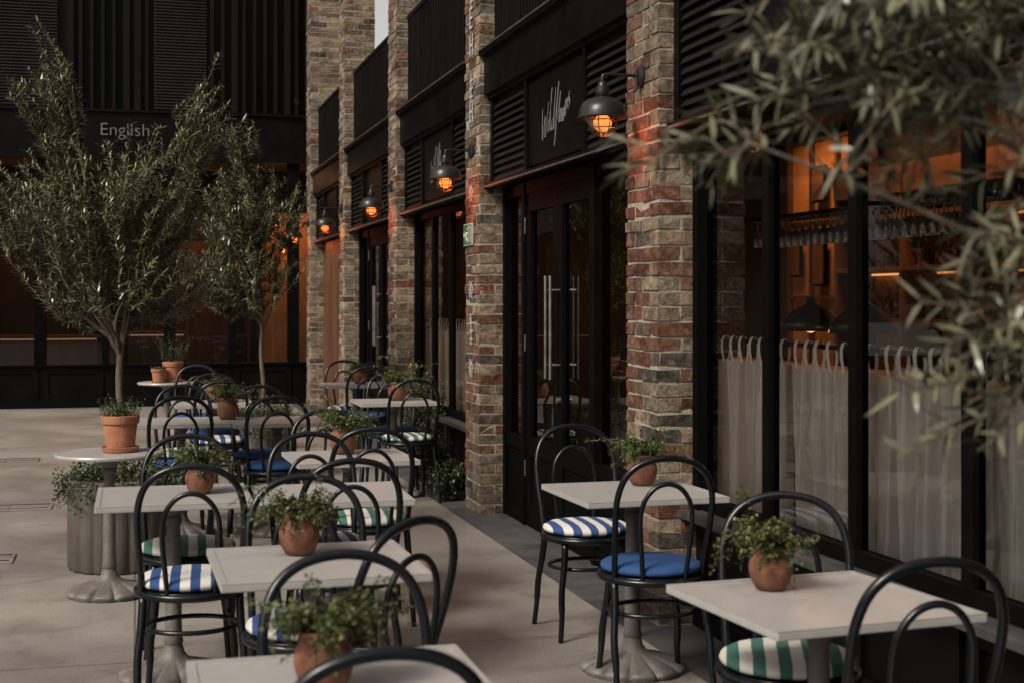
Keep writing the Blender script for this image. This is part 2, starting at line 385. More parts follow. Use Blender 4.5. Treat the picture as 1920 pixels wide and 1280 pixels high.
def strokes_sign(cy, cz, x, mat, w=.58, h=.33, r=.0014):
    S=[[(0,.66),(.01,.40),(.04,.06),(.08,.28),(.115,.50),(.12,.25),(.15,.10),(.19,.45),(.22,.74)],
       [(.235,.42),(.24,.22),(.26,.18),(.285,.30),(.33,.88),(.335,.98),(.315,.80),(.31,.40),(.33,.20),(.36,.22)],
       [(.43,.36),(.39,.38),(.365,.26),(.40,.18),(.43,.30),(.47,.95),(.455,.60),(.45,.25),(.475,.2),(.51,.45),(.56,.92),(.585,1.02),(.56,.7),(.52,.1),(.50,-.12),(.53,-.05),(.56,.25),(.60,.42),(.655,.85),(.64,.5),(.64,.28)],
       [(.64,.28),(.67,.3),(.70,.42),(.685,.52),(.66,.42),(.68,.28),(.71,.36),(.735,.52),(.74,.3),(.765,.3),(.785,.52),(.79,.3),(.81,.3),(.83,.54),(.85,.44),(.875,.56),(.86,.64),(.84,.52),(.85,.36),(.88,.38),(.90,.62),(.91,.66),(.925,.62),(.925,.48),(.94,.50),(.975,.76),(.965,.68),(1.0,.56),(.965,.44)],
       [(.245,.52),(.25,.55)],[(.53,.42),(.60,.5)]]
    mb=MB()
    for st in S:
        pts=catmull([(x,cy+w/2-u*w-(v-.4)*.05,cz-h/2+v*h) for u,v in st],5)
        mb.tube(pts,r,5)
    return mb

def fascia(y0,y1,name_sign=True,soff=0):
    f=MB()
    f.box(XS-.06,2.9,y0,y1,3.02,3.30); f.box(XS-.10,2.9,y0,y1,3.30,3.335)
    f.box(XS+.02,2.9,y0,y1,2.37,3.02)
    f.box(XS-.05,XS+.02,y0,y1,2.35,2.385); f.box(XS-.03,XS+.02,y0,y1,2.99,3.018)
    c=(y0+y1)/2
    for yy in (y0,c-.66,c+.60,y1-.06): f.box(XS-.015,XS+.02,yy,yy+.06,2.386,2.989)
    fo=part(f,'fascia',M['black'],bld)
    for (a,b_) in ((y0+.07,c-.67),(c+.67,y1-.07)):
        l=MB(); n=11
        for i in range(n):
            z=2.41+i*(.56/n)
            l.add([(XS-.008,a,z),(XS-.008,b_,z),(XS+.018,b_,z+.034),(XS+.018,a,z+.034),(XS-.008,a,z-.008),(XS-.008,b_,z-.008),(XS+.018,b_,z+.026),(XS+.018,a,z+.026)],
                  [(0,1,2,3),(4,7,6,5),(0,4,5,1)])
        part(l,'louvre',M['louvre'],fo)
    led=MB(); led.box(XS-.064,XS-.052,y0,y1,2.354,2.366); led.box(XS-.112,XS-.1005,y0,y1,3.325,3.337); part(led,'drip_trim',M['trim'],fo)
    if name_sign:
        s=root('shop_sign',(XS,c,2.42),'black fascia sign with thin handwritten white lettering','sign','handwritten fascia signs')
        b=MB(); b.box(XS+.002,XS+.019,c-.585,c+.585,2.42,2.96); part(b,'panel',M['black'],s)
        part(strokes_sign(c-.02+soff,2.70,XS-.001,M['letter']),'lettering',M['letter'],s)
def railing(y0,y1,top=4.25):
    r=MB(); x=XF+.12
    r.box(x-.02,x+.04,y0,y1,top-.04,top); r.box(x-.02,x+.03,y0,y1,3.34,3.38)
    n=int((y1-y0)/.075)
    for i in range(n+1):
        y=y0+(y1-y0-.03)*i/n
        r.box(x-.012,x+.02,y,y+.03,3.381,top-.041)
    r.box(x+.03,x+.045,y0,y1,3.381,top-.041)
    part(r,'railing',M['slat'],bld)
def gpane(x,a,b_,z0,z1,parent):
    g=MB(); g.add([(x,a,z0),(x,b_,z0),(x,b_,z1),(x,a,z1)],[(0,3,2,1)]); part(g,'glass',M['glass'],parent)
def window_bay(y0,y1,n,sill=.56):
    w=MB(); t=.062; H=2.35
    w.box(XW-.03,XW+.05,y0,y0+t,sill,H); w.box(XW-.03,XW+.05,y1-t,y1,sill,H)
    w.box(XW-.01,XW+.045,y0+t,y1-t,sill,sill+.06); w.box(XW-.01,XW+.045,y0+t,y1-t,H-.06,H)
    ys=[y0+(y1-y0)*k/n for k in range(n+1)]
    for k in range(1,n): w.box(XW-.005,XW+.045,ys[k]-.033,ys[k]+.033,sill+.06,H-.06)
    wo=part(w,'window',M['joinery'],bld)
    gpane(XG,y0+.03,y1-.03,sill+.03,H-.03,wo)
    s=MB(); s.box(XW-.11,XW+.10,y0,y1,sill-.04,sill-.003); part(s,'sill',M['trim'],wo,bevel=.004)
    pl=MB(); pl.box(XW,XW+.12,y0,y1,.0,sill-.042); pl.box(XW-.03,XW-.001,y0,y1,.0,.1)
    for k in range(n):
        a,b_=ys[k]+.02,ys[k+1]-.02
        pl.box(XW-.02,XW-.001,a,a+.07,.102,sill-.044); pl.box(XW-.02,XW-.001,b_-.07,b_,.102,sill-.044)
        pl.box(XW-.02,XW-.001,a+.072,b_-.072,.102,.17); pl.box(XW-.02,XW-.001,a+.072,b_-.072,sill-.11,sill-.044)
    part(pl,'plinth_panel',M['black'],bld)
def door_bay(y0,y1,da,db,handle=True):
    H=2.35; w=MB(); t=.06
    for yy in (y0,da-t,db,y1-t): w.box(XW-.03,XW+.07,yy,yy+t,0,H)
    w.box(XW-.02,XW+.06,y0+t,y1-t,H-.08,H)
    for (a,b_) in ((y0+t,da-t),(db+t,y1-t)):
        w.box(XW-.02,XW+.06,a,b_,.0,.10); w.box(XW-.02,XW+.06,a,b_,.52,.60); w.box(XW,XW+.05,a,b_,.10,.52)
    wo=part(w,'window',M['joinery'],bld)
    for (a,b_) in ((y0+t,da-t),(db+t,y1-t)): gpane(XG,a,b_,.6,H-.08,wo)
    mid=(da+db)/2
    for (a,b_,hs) in ((da,mid-.003,1),(mid+.003,db,-1)):
        d=MB(); s=.095
        d.box(XW-.01,XW+.04,a,a+s,.012,H-.082); d.box(XW-.01,XW+.04,b_-s,b_,.012,H-.082)
        d.box(XW-.01,XW+.04,a+s,b_-s,.012,.16); d.box(XW-.01,XW+.04,a+s,b_-s,.50,.62); d.box(XW-.01,XW+.04,a+s,b_-s,H-.20,H-.082)
        d.box(XW+.005,XW+.03,a+s,b_-s,.16,.50); d.box(XW-.004,XW+.0045,a+s+.05,b_-s-.05,.21,.45)
        do=part(d,'door',M['joinery'],bld)
        gpane(XG-.005,a+s,b_-s,.62,H-.2,do)
        if handle:
            h=MB(); yy=(b_-.05) if hs==1 else (a+.05)
            h.tube([(XW-.075,yy,1.05),(XW-.075,yy,1.70)],.011,10)
            for z in (1.14,1.61): h.tube([(XW-.075,yy,z),(XW-.008,yy,z)],.008,8)
            part(h,'handle',M['steel'],do,smooth=True,auto=40)
            if hs==1:
                h=MB(); h.tube([(XW-.035,yy,.92),(XW-.009,yy,.92)],.022,14); part(h,'lock',M['steel'],do)
        h=MB()
        yh=(a-.004) if hs==1 else (b_+.004)
        for z in (.35,1.2,2.0): h.tube([(XW-.02,yh,z),(XW-.02,yh,z+.11)],.009,8)
        part(h,'hinge',M['trim'],do)
    st=MB(); st.box(XW-.09,XW+.10,y0+.01,y1-.01,.005,.012); part(st,'threshold',M['slate'],bld)

BAYS=[(3.30,6.34),(6.79,9.96),(10.41,13.33),(13.78,16.79),(17.24,20.15)]
BAYS=[(a+.004,b_-.004) for a,b_ in BAYS]
for i,(a,b_) in enumerate(BAYS):
    fascia(a,b_,i in (0,1,2))
    railing(a,b_)
window_bay(BAYS[0][0]+.0,BAYS[0][1],4)
door_bay(BAYS[1][0],BAYS[1][1],7.90,9.38)
window_bay(BAYS[2][0],BAYS[2][1],4)
door_bay(BAYS[3][0],BAYS[3][1],14.7,16.1)
w=MB()
for k in range(22):
    y=17.25+k*.132; w.box(XW-.02,XW+.06,y,y+.126,0,2.345)
part(w,'timber_cladding',M['wood'],bld)
sh=MB(); sh.box(5.6,5.75,-2,21.2,0,3.2); part(sh,'interior_wall',M['darkwall'],bld)
sh=MB(); sh.box(2.78,5.6,-2,21.2,2.95,3.2); part(sh,'ceiling',M['darkwall'],bld)
sh=MB(); sh.box(2.71,5.6,-2,21.2,.004,.03); part(sh,'interior_floor',M['floorin'],bld)
sh=MB(); sh.box(2.80,5.6,13.5,13.62,.03,2.95); part(sh,'partition_wall',M['darkwall'],bld)
sh=MB(); sh.box(5.50,5.58,9.95,11.3,.9,2.9); part(sh,'amber_wall_panel',M['amber'],bld)
sh=MB()
for y in (9.95,10.4,10.85,11.26): sh.box(5.46,5.499,y,y+.04,.9,2.9)
for z in (.9,1.55,2.2,2.86): sh.box(5.465,5.4985,9.99,11.26,z,z+.035)
part(sh,'wall_moulding',M['wood'],bld)
up=MB(); up.box(3.7,3.9,-2,17.0,3.3,7.5); part(up,'upper_wall',M['slat'],bld)
up=MB(); up.box(3.0,3.9,17.3,21.2,3.3,4.6); part(up,'upper_panel',M['greypanel'],bld)
up=MB(); up.box(2.9,5.6,-2,21.2,3.205,3.295); part(up,'balcony_floor',M['slate'],bld)
for (y,z,w_,h_) in ((10.12,1.72,.22,.30),(10.56,1.66,.22,.38),(11.0,1.74,.2,.28),(10.56,2.35,.24,.3)):
    b=MB(); b.box(5.44,5.462,y,y+w_,z,z+h_); o=part(b,'framed_picture',M['joinery']); tag(o,'small dark framed picture on amber wall','picture','framed pictures inside the restaurant')
    b=MB(); b.box(5.432,5.4395,y+.02,y+w_-.02,z+.02,z+h_-.02); part(b,'print',M['wood'],o)
# ------------------------------------------------------------------ exit sign and painted marks
ex=root('exit_sign',(XF-.012,10.27,1.95),'green running figure emergency exit sign fixed on brick pier','exit sign')
b=MB(); b.box(XF-.018,XF-.006,10.14,10.40,1.95,2.11); part(b,'panel',M['white'],ex)
b=MB(); b.box(XF-.021,XF-.019,10.147,10.393,1.957,2.103); part(b,'green_field',M['green'],ex)
b=MB(); X0=XF-.024;X1=XF-.022
def sq(y0,y1,z0,z1): b.box(X0,X1,y0,y1,z0,z1)
b.add([(X0,10.385,2.03),(X0,10.35,2.06),(X0,10.35,2.0)],[(0,1,2)]); sq(10.325,10.35,2.022,2.038)
sq(10.155,10.165,1.97,2.09); sq(10.205,10.215,1.97,2.09); sq(10.166,10.204,2.08,2.09)
b.tube([(X0,10.265,2.045),(X0,10.275,2.012)],.011,6); b.tube([(X0,10.275,2.012),(X0,10.25,1.985),(X0,10.262,1.968)],.006,5)
b.tube([(X0,10.275,2.012),(X0,10.30,1.99),(X0,10.315,1.985)],.006,5); b.tube([(X0,10.265,2.045),(X0,10.24,2.03)],.005,5); b.tube([(X0,10.265,2.045),(X0,10.295,2.04)],.005,5)
b.tube([(X0,10.254,2.07),(X0-.002,10.254,2.07)],.011,8)
part(b,'pictogram',M['white'],ex)
def mark(cz, kind):
    b=MB(); x=XF-.0115; cy=10.19
    if kind=='flower':
        pts=[(x,cy+.05*math.cos(a*math.pi/12),cz+.05*math.sin(a*math.pi/12)) for a in range(25)]; b.tube(pts,.004,5)
        for k in range(3):
            a=k*math.pi/3; b.tube([(x,cy-.075*math.cos(a),cz-.075*math.sin(a)),(x,cy+.075*math.cos(a),cz+.075*math.sin(a))],.0035,5)
    elif kind=='E':
        b.box(x,x+.004,cy+.03,cy+.05,cz-.08,cz+.08)
        for z in (-.08,-.01,.06): b.box(x-.001,x+.003,cy-.04,cy+.029,cz+z,cz+z+.02)
    elif kind=='H':
        b.box(x,x+.004,cy+.03,cy+.05,cz-.08,cz+.08); b.box(x,x+.004,cy-.05,cy-.03,cz-.08,cz+.08); b.box(x-.001,x+.003,cy-.029,cy+.029,cz-.01,cz+.01)
    else:
        for z in (-.06,0,.06):
            b.box(x,x+.004,cy-.045,cy+.045,cz+z-.008,cz+z+.008)
        b.box(x-.001,x+.003,cy-.008,cy+.008,cz-.1,cz+.1)
    o=part(b,'painted_mark',M['chalk']); tag(o,'faded white painted mark on the brick pier','painted mark','painted marks on the pier')
for z,k in ((3.62,'E'),(3.42,'H'),(3.1,'bar'),(2.93,'H'),(2.33,'flower'),(1.62,'flower'),(1.05,'flower'),(1.32,'bar'),(3.8,'bar')): mark(z,k)

# ------------------------------------------------------------------ wall lamps
def make_lamp(y):
    r=root('wall_lamp',(XF,y,2.64),'dark enamel dome wall lamp with caged glowing bulb on brick pier','wall lamp','caged wall lamps along the piers')
    ax=-.205
    b=MB(); b.lathe([(.055,0),(.055,.014),(.035,.024)],n=24)
    b.v=[(-v[2],v[0],v[1]) for v in b.v]; b.f=[f[::-1] for f in b.f]
    b.tube(catmull([(-.01,0,.0),(-.06,0,.004),(-.13,0,.004),(ax+.015,0,.002),(ax,0,-.01),(ax,0,-.06)],6),.0085,10)
    b.tube([(-.03,0,-.002),(-.03,0,-.06),(-.045,0,-.075)],.009,8)
    part(b,'bracket',M['lampblack'],r,smooth=True,local=True,auto=40)
    b=MB(); prof=[(.012,-.03),(.022,-.04),(.024,-.055),(.031,-.06),(.033,-.085),(.033,-.098),(.028,-.104),(.048,-.110),(.074,-.120),(.095,-.136),(.109,-.158),(.116,-.183),(.118,-.204),(.124,-.208),(.120,-.212),(.113,-.205),(.109,-.183),(.09,-.145),(.04,-.118)]
    b.lathe(prof,(ax,0,0),n=40); b.f=[f[::-1] for f in b.f]
    part(b,'lamp_shade',M['lampblack'],r,smooth=True,local=True,auto=40)
    b=MB()
    for k in range(8):
        a=k*math.pi/4+.2
        b.tube(catmull([(ax+rr*math.cos(a),rr*math.sin(a),zz) for rr,zz in ((.070,-.195),(.073,-.225),(.066,-.258),(.042,-.286),(.008,-.297))],3),.0028,5)
    b.ring((ax,0,-.222),.074,.003); b.ring((ax,0,-.258),.067,.003); b.ring((ax,0,-.295),.014,.003,12)
    part(b,'cage',M['cage'],r,smooth=True,local=True)
    b=MB(); b.lathe([(.012,-.185),(.022,-.196),(.040,-.214),(.046,-.234),(.040,-.256),(.022,-.272),(.002,-.277)],(ax,0,0),n=20); b.f=[f[::-1] for f in b.f]
    part(b,'bulb',M['bulb'],r,smooth=True,local=True)
    L=bpy.data.lights.new('bulb_light','POINT'); L.energy=3.0; L.color=(1,.20,.06); L.shadow_soft_size=.03
    lo=bpy.data.objects.new('bulb_light',L); COL.objects.link(lo); lo.parent=r; lo.location=(ax*.75,0,-.325)
    return r
lamp=make_lamp((PIERS[1][0]+PIERS[1][1])/2)
src=ALL()
for k in (0,2,3,4,5):
    c=copy_tree(lamp,None,src); c.location=(XF,(PIERS[k][0]+PIERS[k][1])/2,2.64)

# ------------------------------------------------------------------ curtains
def curtain(y0,y1,z0=.585,z1=1.28,x=2.715,seed=0):
    rr=random.Random(seed); n=int((y1-y0)/.004); m=14
    ph=[rr.uniform(0,6.28) for _ in range(8)]
    vs=[];fs=[]
    for j in range(m+1):
        v=j/m
        for i in range(n+1):
            y=y0+(y1-y0)*i/n; s=y*2*math.pi
            env=.55+.45*math.sin(s/.37+ph[6])
            dx=(.016*math.sin(s/.085+ph[0]+1.3*math.sin(s/.43+ph[1])+.5*v)*(.5+env)
                +.010*math.sin(s/.045+ph[2]+v*1.5)*(.25+.75*v)
                +.014*math.sin(s/.29+ph[3]+.4*v)*(1.2-v))
            dz=0 if j<m else -.014*abs(math.sin(math.pi*(y-y0-.05)/.105))
            vs.append((x+dx,y+.014*math.sin(3*v+ph[4])*math.sin(s/.2+ph[5]),z0+(z1-z0)*v+dz))
    for j in range(m):
        for i in range(n):
            k=j*(n+1)+i; fs.append((k,k+1,k+n+2,k+n+1))
    r=root('cafe_curtain',(x,(y0+y1)/2,z0),'half height off-white linen cafe curtain with tab loops behind the window','curtain','linen cafe curtains behind the windows')
    b=MB(); b.add(vs,fs); part(b,'fabric',M['linen'],r,smooth=True)
    b=MB(); y=y0+.04
    while y<y1-.03:
        jy=rr.uniform(-.012,.012); w=.026; sl=rr.uniform(.0,.025); R=.021
        prof=[(-.012,z1-.02),(-R,z1+.04),(-R*.95,z1+.075),(-R*.55,z1+.096),(0,z1+.102),(R*.55,z1+.096),(R*.95,z1+.075),(R,z1+.04),(.012,z1-.02)]
        vv=[];ff=[]
        for q,(dx,zz) in enumerate(prof):
            yo=jy+sl*(1-abs(q-4)/4)
            vv+= [(x+dx,y+yo,zz),(x+dx,y+w+yo,zz)]
        for q in range(len(prof)-1): ff.append((2*q,2*q+1,2*q+3,2*q+2))
        b.add(vv,ff)
        y+=.105
    part(b,'tab_loop',M['linen'],r,smooth=True)
    b=MB(); b.tube([(x,y0-.01,z1+.080),(x,y1+.01,z1+.080)],.011,8); part(b,'curtain_rod',M['black'],r,smooth=True)
ys=[BAYS[0][0]+(BAYS[0][1]-BAYS[0][0])*k/4 for k in range(5)]
for k in range(4): curtain(ys[k]+.008,ys[k+1]-.008,seed=k)
ys=[BAYS[2][0]+(BAYS[2][1]-BAYS[2][0])*k/4 for k in range(5)]
for k in range(0,4): curtain(ys[k]+.008,ys[k+1]-.008,seed=10+k)

# ------------------------------------------------------------------ restaurant interior
sf=root('bar_shelf',(5.2,8.4,0),'dark back bar shelving lit by warm strips behind the windows','shelf')
SY0,SY1=7.0,9.85
b=MB()
for z in (.95,1.38,1.75,2.12): b.box(5.15,5.48,SY0,SY1,z,z+.035)
for y in (SY0,7.93,8.88,SY1-.03): b.box(5.16,5.48,y,y+.035,.03,2.3)
b.box(5.15,5.48,SY0,SY1+.005,2.3,2.5)
part(b,'frame',M['wood'],sf)
b=MB()
for z in (1.75,2.12): b.box(5.44,5.47,SY0+.05,SY1-.05,z-.02,z-.005)
part(b,'light_strip',emis('shelf_strip',(1,.38,.11),1.1),sf)
b=MB(); b.box(5.485,5.498,SY0,SY1+.005,.95,2.3); part(b,'back_panel',M['amber'],sf)
bt=MB(); bt.lathe([(.034,0),(.036,.01),(.036,.17),(.02,.205),(.013,.225),(.013,.28),(.016,.285)],n=12)
proto=part(bt,'bottle',M['bottle'],smooth=True,auto=40,local=True); tag(proto,'amber glass bottle standing on a back bar shelf','bottle','bottles on the back bar')
proto.location=(5.3,SY0+.2,1.415)
for z in (1.415,1.785,2.155):
    y=SY0+.15
    while y<SY1-.1:
        if rnd.random()<.85 and not (z<1.5 and y<SY0+.3):
            c=proto.copy(); COL.objects.link(c); c.location=(5.3+rnd.uniform(-.04,.05),y,z)
            s=rnd.uniform(.55,1.05) if z<2 else .5; c.scale=(s*rnd.uniform(.8,1.2),)*2+(s,)
        y+=rnd.uniform(.08,.16)
b=MB(); b.box(4.2,4.6,5.0,10.6,.03,1.05); b.box(4.12,4.66,4.95,10.65,1.052,1.10); o=part(b,'bar_counter',M['wood'],bevel=.004); tag(o,'dark wooden bar counter inside the restaurant','bar counter')
def pendant(x,y,z,group='pendant lamps in the restaurant',s=1,cord=2.95,energy=2.2):
    r=root('pendant_lamp',(x,y,z),'dark dome pendant lamp glowing warm under its shade','pendant lamp',group)
    b=MB(); b.lathe([(.02*s,.19*s),(.03*s,.15*s),(.09*s,.12*s),(.16*s,.05*s),(.18*s,0),(.175*s,0),(.15*s,.045*s),(.08*s,.11*s)],n=24,caps=(False,False)); b.tube([(0,0,.18*s),(0,0,cord-z)],.004,6)
    part(b,'lamp_shade',M['lampblack'],r,smooth=True,local=True)
    b=MB(); b.lathe([(.005,.07),(.03,.05),(.038,.02),(.025,-.005),(.005,-.012)],n=16); b.f=[f[::-1] for f in b.f]; part(b,'bulb',M['warmglow'],r,smooth=True,local=True)
    L=bpy.data.lights.new('pendant_light','POINT'); L.energy=energy; L.color=(1,.42,.16); L.shadow_soft_size=.06
    lo=bpy.data.objects.new('pendant_light',L); COL.objects.link(lo); lo.parent=r; lo.location=(0,0,-.06)
for (x,y,z,s) in ((4.0,7.95,1.36,1.1),(4.0,7.3,1.36,1.1),(4.6,11.3,1.8,.9),(4.2,15.2,2.0,1),(3.4,12.6,1.8,.8)): pendant(x,y,z,s=s)
gr_=root('glass_rack',(4.35,8.0,2.1),'dark metal rack above the bar hung with stemmed glasses','glass rack')
b=MB(); b.box(4.2,4.5,6.6,9.4,2.10,2.12)
for y in (6.7,9.3): b.tube([(4.35,y,2.12),(4.35,y,2.95)],.01,6)
part(b,'rack',M['joinery'],gr_)
gl=MB()
y=6.7
while y<9.35:
    for x in (4.27,4.42):
        gl.lathe([(.03,0),(.004,-.01),(.004,-.07),(.028,-.10),(.033,-.14),(.027,-.18)],(x,y,2.098),n=10,caps=(False,False))
    y+=.1
part(gl,'stemware',M['steel'],gr_,smooth=True)
def area(name,loc,size,sy,energy,color,rot=(0,0,0)):
    L=bpy.data.lights.new(name,'AREA'); L.shape='RECTANGLE'; L.size=size; L.size_y=sy; L.energy=energy; L.color=color
    o=bpy.data.objects.new(name,L); COL.objects.link(o); o.location=loc; o.rotation_euler=rot; return o
area('interior_ceiling_light',(5.0,10.5,2.9),.3,1.0,20,(1,.43,.15))
area('interior_ceiling_light',(4.9,8.2,2.9),.3,2,30,(1,.43,.15))
area('interior_ceiling_light',(4.2,16.5,2.9),.6,3,4,(1,.5,.22))
sp=MB(); sp.lathe([(.03,0),(.035,.012)],n=12)
s0=part(sp,'ceiling_spot',M['warmglow'],local=True); tag(s0,'small warm ceiling spot inside the restaurant','ceiling spot','ceiling spots in the restaurant'); s0.location=(3.6,6.2,2.936)
for (x,y) in ((3.6,7.6),(3.6,9),(3.6,10.4),(4.6,7.0),(4.6,8.6),(4.6,10),(4.6,11.6)):
    c=s0.copy(); COL.objects.link(c); c.location=(x,y,2.936)

# ------------------------------------------------------------------ far building
FY=21.4
fb=root('shop_building',(-2.5,FY+2,0),'dark timber clad building with glazed shopfront and warm interior','building')
b=MB(); b.box(-9,2.9,FY+.12,FY+.3,4.28,9); part(b,'wall',M['black'],fb)
b=MB()
x=-9
panels=[(-2.06,-1.08),(.27,1.02),(-5.2,-4.0)]
while x<2.75:
    if not any(a-.1<x<c for a,c in panels):
        wd=rnd.choice((.05,.05,.09)); b.box(x,x+wd,FY+.02,FY+.118,4.30,9)
    x+=.155
part(b,'batten_cladding',M['slat'],fb)
M['shutter']=surf('grey_shutter',(.015,.0135,.014),(.023,.0205,.0215),3,.6,.1,spec=.2)
for a,c in panels:
    b=MB(); z=4.3
    while z<8.9:
        b.add([(a,FY+.05,z),(c,FY+.05,z),(c,FY+.09,z+.03),(a,FY+.09,z+.03),(a,FY+.09,z+.045),(c,FY+.09,z+.045)],[(0,1,2,3),(3,2,5,4)]); z+=.045
    part(b,'slatted_shutter',M['shutter'],fb)
b=MB(); b.box(-9,2.66,FY-.04,FY+.3,3.62,4.26); b.box(-9,2.66,FY-.08,FY+.1,4.262,4.30); b.box(-9,2.66,FY-.07,FY+.1,3.575,3.618)
part(b,'fascia',M['black'],fb)
mx=[-5.8,-4.9,-4.0,-3.1,-2.2,-1.31,-.41,.49,1.39,2.29]
b=MB()
for k,x in enumerate(mx):
    w=.085 if k%2 else .05
    b.box(x-w,x+w,FY-.02,FY+.10,.6,3.57)
b.box(-9,2.66,FY-.015,FY+.09,3.10,3.17)
wo=part(b,'window',M['joinery'],fb)
b=MB(); b.add([(-9,FY+.04,.55),(2.6,FY+.04,.55),(2.6,FY+.04,3.57),(-9,FY+.04,3.57)],[(0,1,2,3)]); part(b,'glass',M['glass'],wo)
b=MB(); b.box(-9,2.66,FY-.0,FY+.2,0,.598); b.box(-9,2.66,FY-.03,FY-.002,0,.12)
for k in range(len(mx)-1):
    a,c=mx[k]+.03,mx[k+1]-.03
    b.box(a,a+.08,FY-.02,FY-.001,.122,.59); b.box(c-.08,c,FY-.02,FY-.001,.122,.59); b.box(a+.082,c-.082,FY-.02,FY-.001,.5,.59); b.box(a+.082,c-.082,FY-.02,FY-.001,.122,.2)
b.box(-9,2.66,FY-.06,FY+.1,.60,.625)
part(b,'plinth_panel',M['black'],fb)
b=MB(); b.box(-9,6,26.4,26.6,0,4.2); part(b,'interior_wall',M['darkwall'],fb)
b=MB(); b.box(-9,6,FY+.31,26.4,3.9,4.1); part(b,'ceiling',M['amber'],fb)
b=MB(); b.box(-9,6,FY+.31,26.4,.004,.03); part(b,'interior_floor',M['floorin'],fb)
b=MB(); b.box(2.05,3.2,24.0,24.1,.03,3.0); part(b,'amber_wall_panel',M['amber'],fb)
b=MB(); b.box(.55,1.7,26.2,26.38,.03,2.6); b.box(-3.6,-2.4,26.2,26.38,.03,2.6); part(b,'timber_wall_panel',M['wood'],fb)
M['cstrip']=emis('counter_strip',(1,.6,.4),.28)
for (x0,x1,y,z) in ((-2.6,-.6,24,.93),(-.1,.75,23.4,1.0)):
    b=MB(); b.box(x0,x1,y,y+.5,.03,z); b.box(x0-.04,x1+.04,y-.05,y+.55,z+.002,z+.045)
    o=part(b,'shop_counter',M['wood']); tag(o,'wooden display counter inside the dark shop','shop counter','counters inside the shop')
    b=MB(); b.box(x0,x1,y-.03,y-.004,z-.02,z-.005); part(b,'light_strip',M['cstrip'],o)
for (x0,x1,y) in ((.9,1.9,25.2),(-3.4,-2.5,25.4),(-.9,.1,25.6)):
    b=MB()
    for z in (.4,.9,1.4,1.9,2.35): b.box(x0,x1,y,y+.3,z,z+.03)
    b.box(x0-.04,x0-.001,y,y+.3,.03,2.4); b.box(x1+.001,x1+.04,y,y+.3,.03,2.4)
    o=part(b,'display_shelf',M['wood']); tag(o,'shop display shelving in warm light','shelf','display shelves inside the shop')
for (x,y,z) in ((-1.06,23.5,1.95),(2.2,23.2,2.75),(-2.7,23.8,2.0)): pendant(x,y,z,'pendant lamps in the shop',.8,3.9,5)
area('shop_ceiling_light',(2.5,23.4,3.2),.5,.4,14,(1,.40,.18))
area('shop_ceiling_light',(-1.8,24.8,3.7),1.8,.6,20,(1,.50,.25))
area('shop_ceiling_light',(1.0,24.8,3.7),1.6,.6,20,(1,.43,.18))
def text(s,size,loc,name,parent,mat):
    cu=bpy.data.curves.new(name,'FONT'); cu.body=s; cu.size=size; cu.align_x='CENTER'; cu.align_y='CENTER'; cu.extrude=.006; cu.offset=-.004
    o=bpy.data.objects.new(name,cu); COL.objects.link(o)
    dg=bpy.context.evaluated_depsgraph_get(); me=bpy.data.meshes.new_from_object(o.evaluated_get(dg))
    bpy.data.objects.remove(o); me.materials.clear(); me.materials.append(mat)
    n=bpy.data.objects.new(name,me); COL.objects.link(n); n.rotation_euler=(math.radians(90),0,0); n.parent=parent; n.location=Vector(loc)-wloc(parent)
    return n
sg=root('shop_sign',(-.2,FY-.05,3.7),'cream lettering sign on the black shop fascia','sign')
text('English',.26,(-.14,FY-.055,4.00),'lettering',sg,M['letter_dim'])
text('M A K E R S',.075,(-.10,FY-.055,3.83),'small_lettering',sg,M['letter_dim'])
b=MB(); b.tube([(2.33,FY-.02,4.5),(2.33,FY-.12,4.48)],.035,12); b.tube([(2.33,FY+.02,4.56),(2.33,FY-.05,4.5)],.012,8); o=part(b,'security_camera',M['lampblack'],smooth=True,auto=40); tag(o,'small dark security camera on the clad wall','security camera')

# opposite building (seen in reflections); unseen end building added to darken reflected sky
wallm=surf('stock_brick_wall',(.10,.08,.065),(.18,.15,.12),5,.9,.4)
ob=root('opposite_building',(-9.2,8,0),'brick building across the courtyard with dark windows','building')
b=MB(); b.box(-9.4,-9.0,-12,21.3,0,3.9); part(b,'wall',wallm,ob)
for k in range(9):
    y=-10+k*3.4
    b=MB(); b.box(-8.999,-8.97,y,y+2.6,.3,3.0); part(b,'window',M['black'],ob)
ob=root('unseen_end_building',(-2,-14,0),'unseen dark building added behind the camera to darken glass reflections','building')
b=MB(); b.box(-9.4,6,-14.4,-14.0,0,8); part(b,'wall',M['slat'],ob)
for k in range(5):
    x=-8.5+k*3
    b=MB(); b.box(x,x+2.2,-13.999,-13.96,.5,3.2); part(b,'window',M['joinery'],ob)

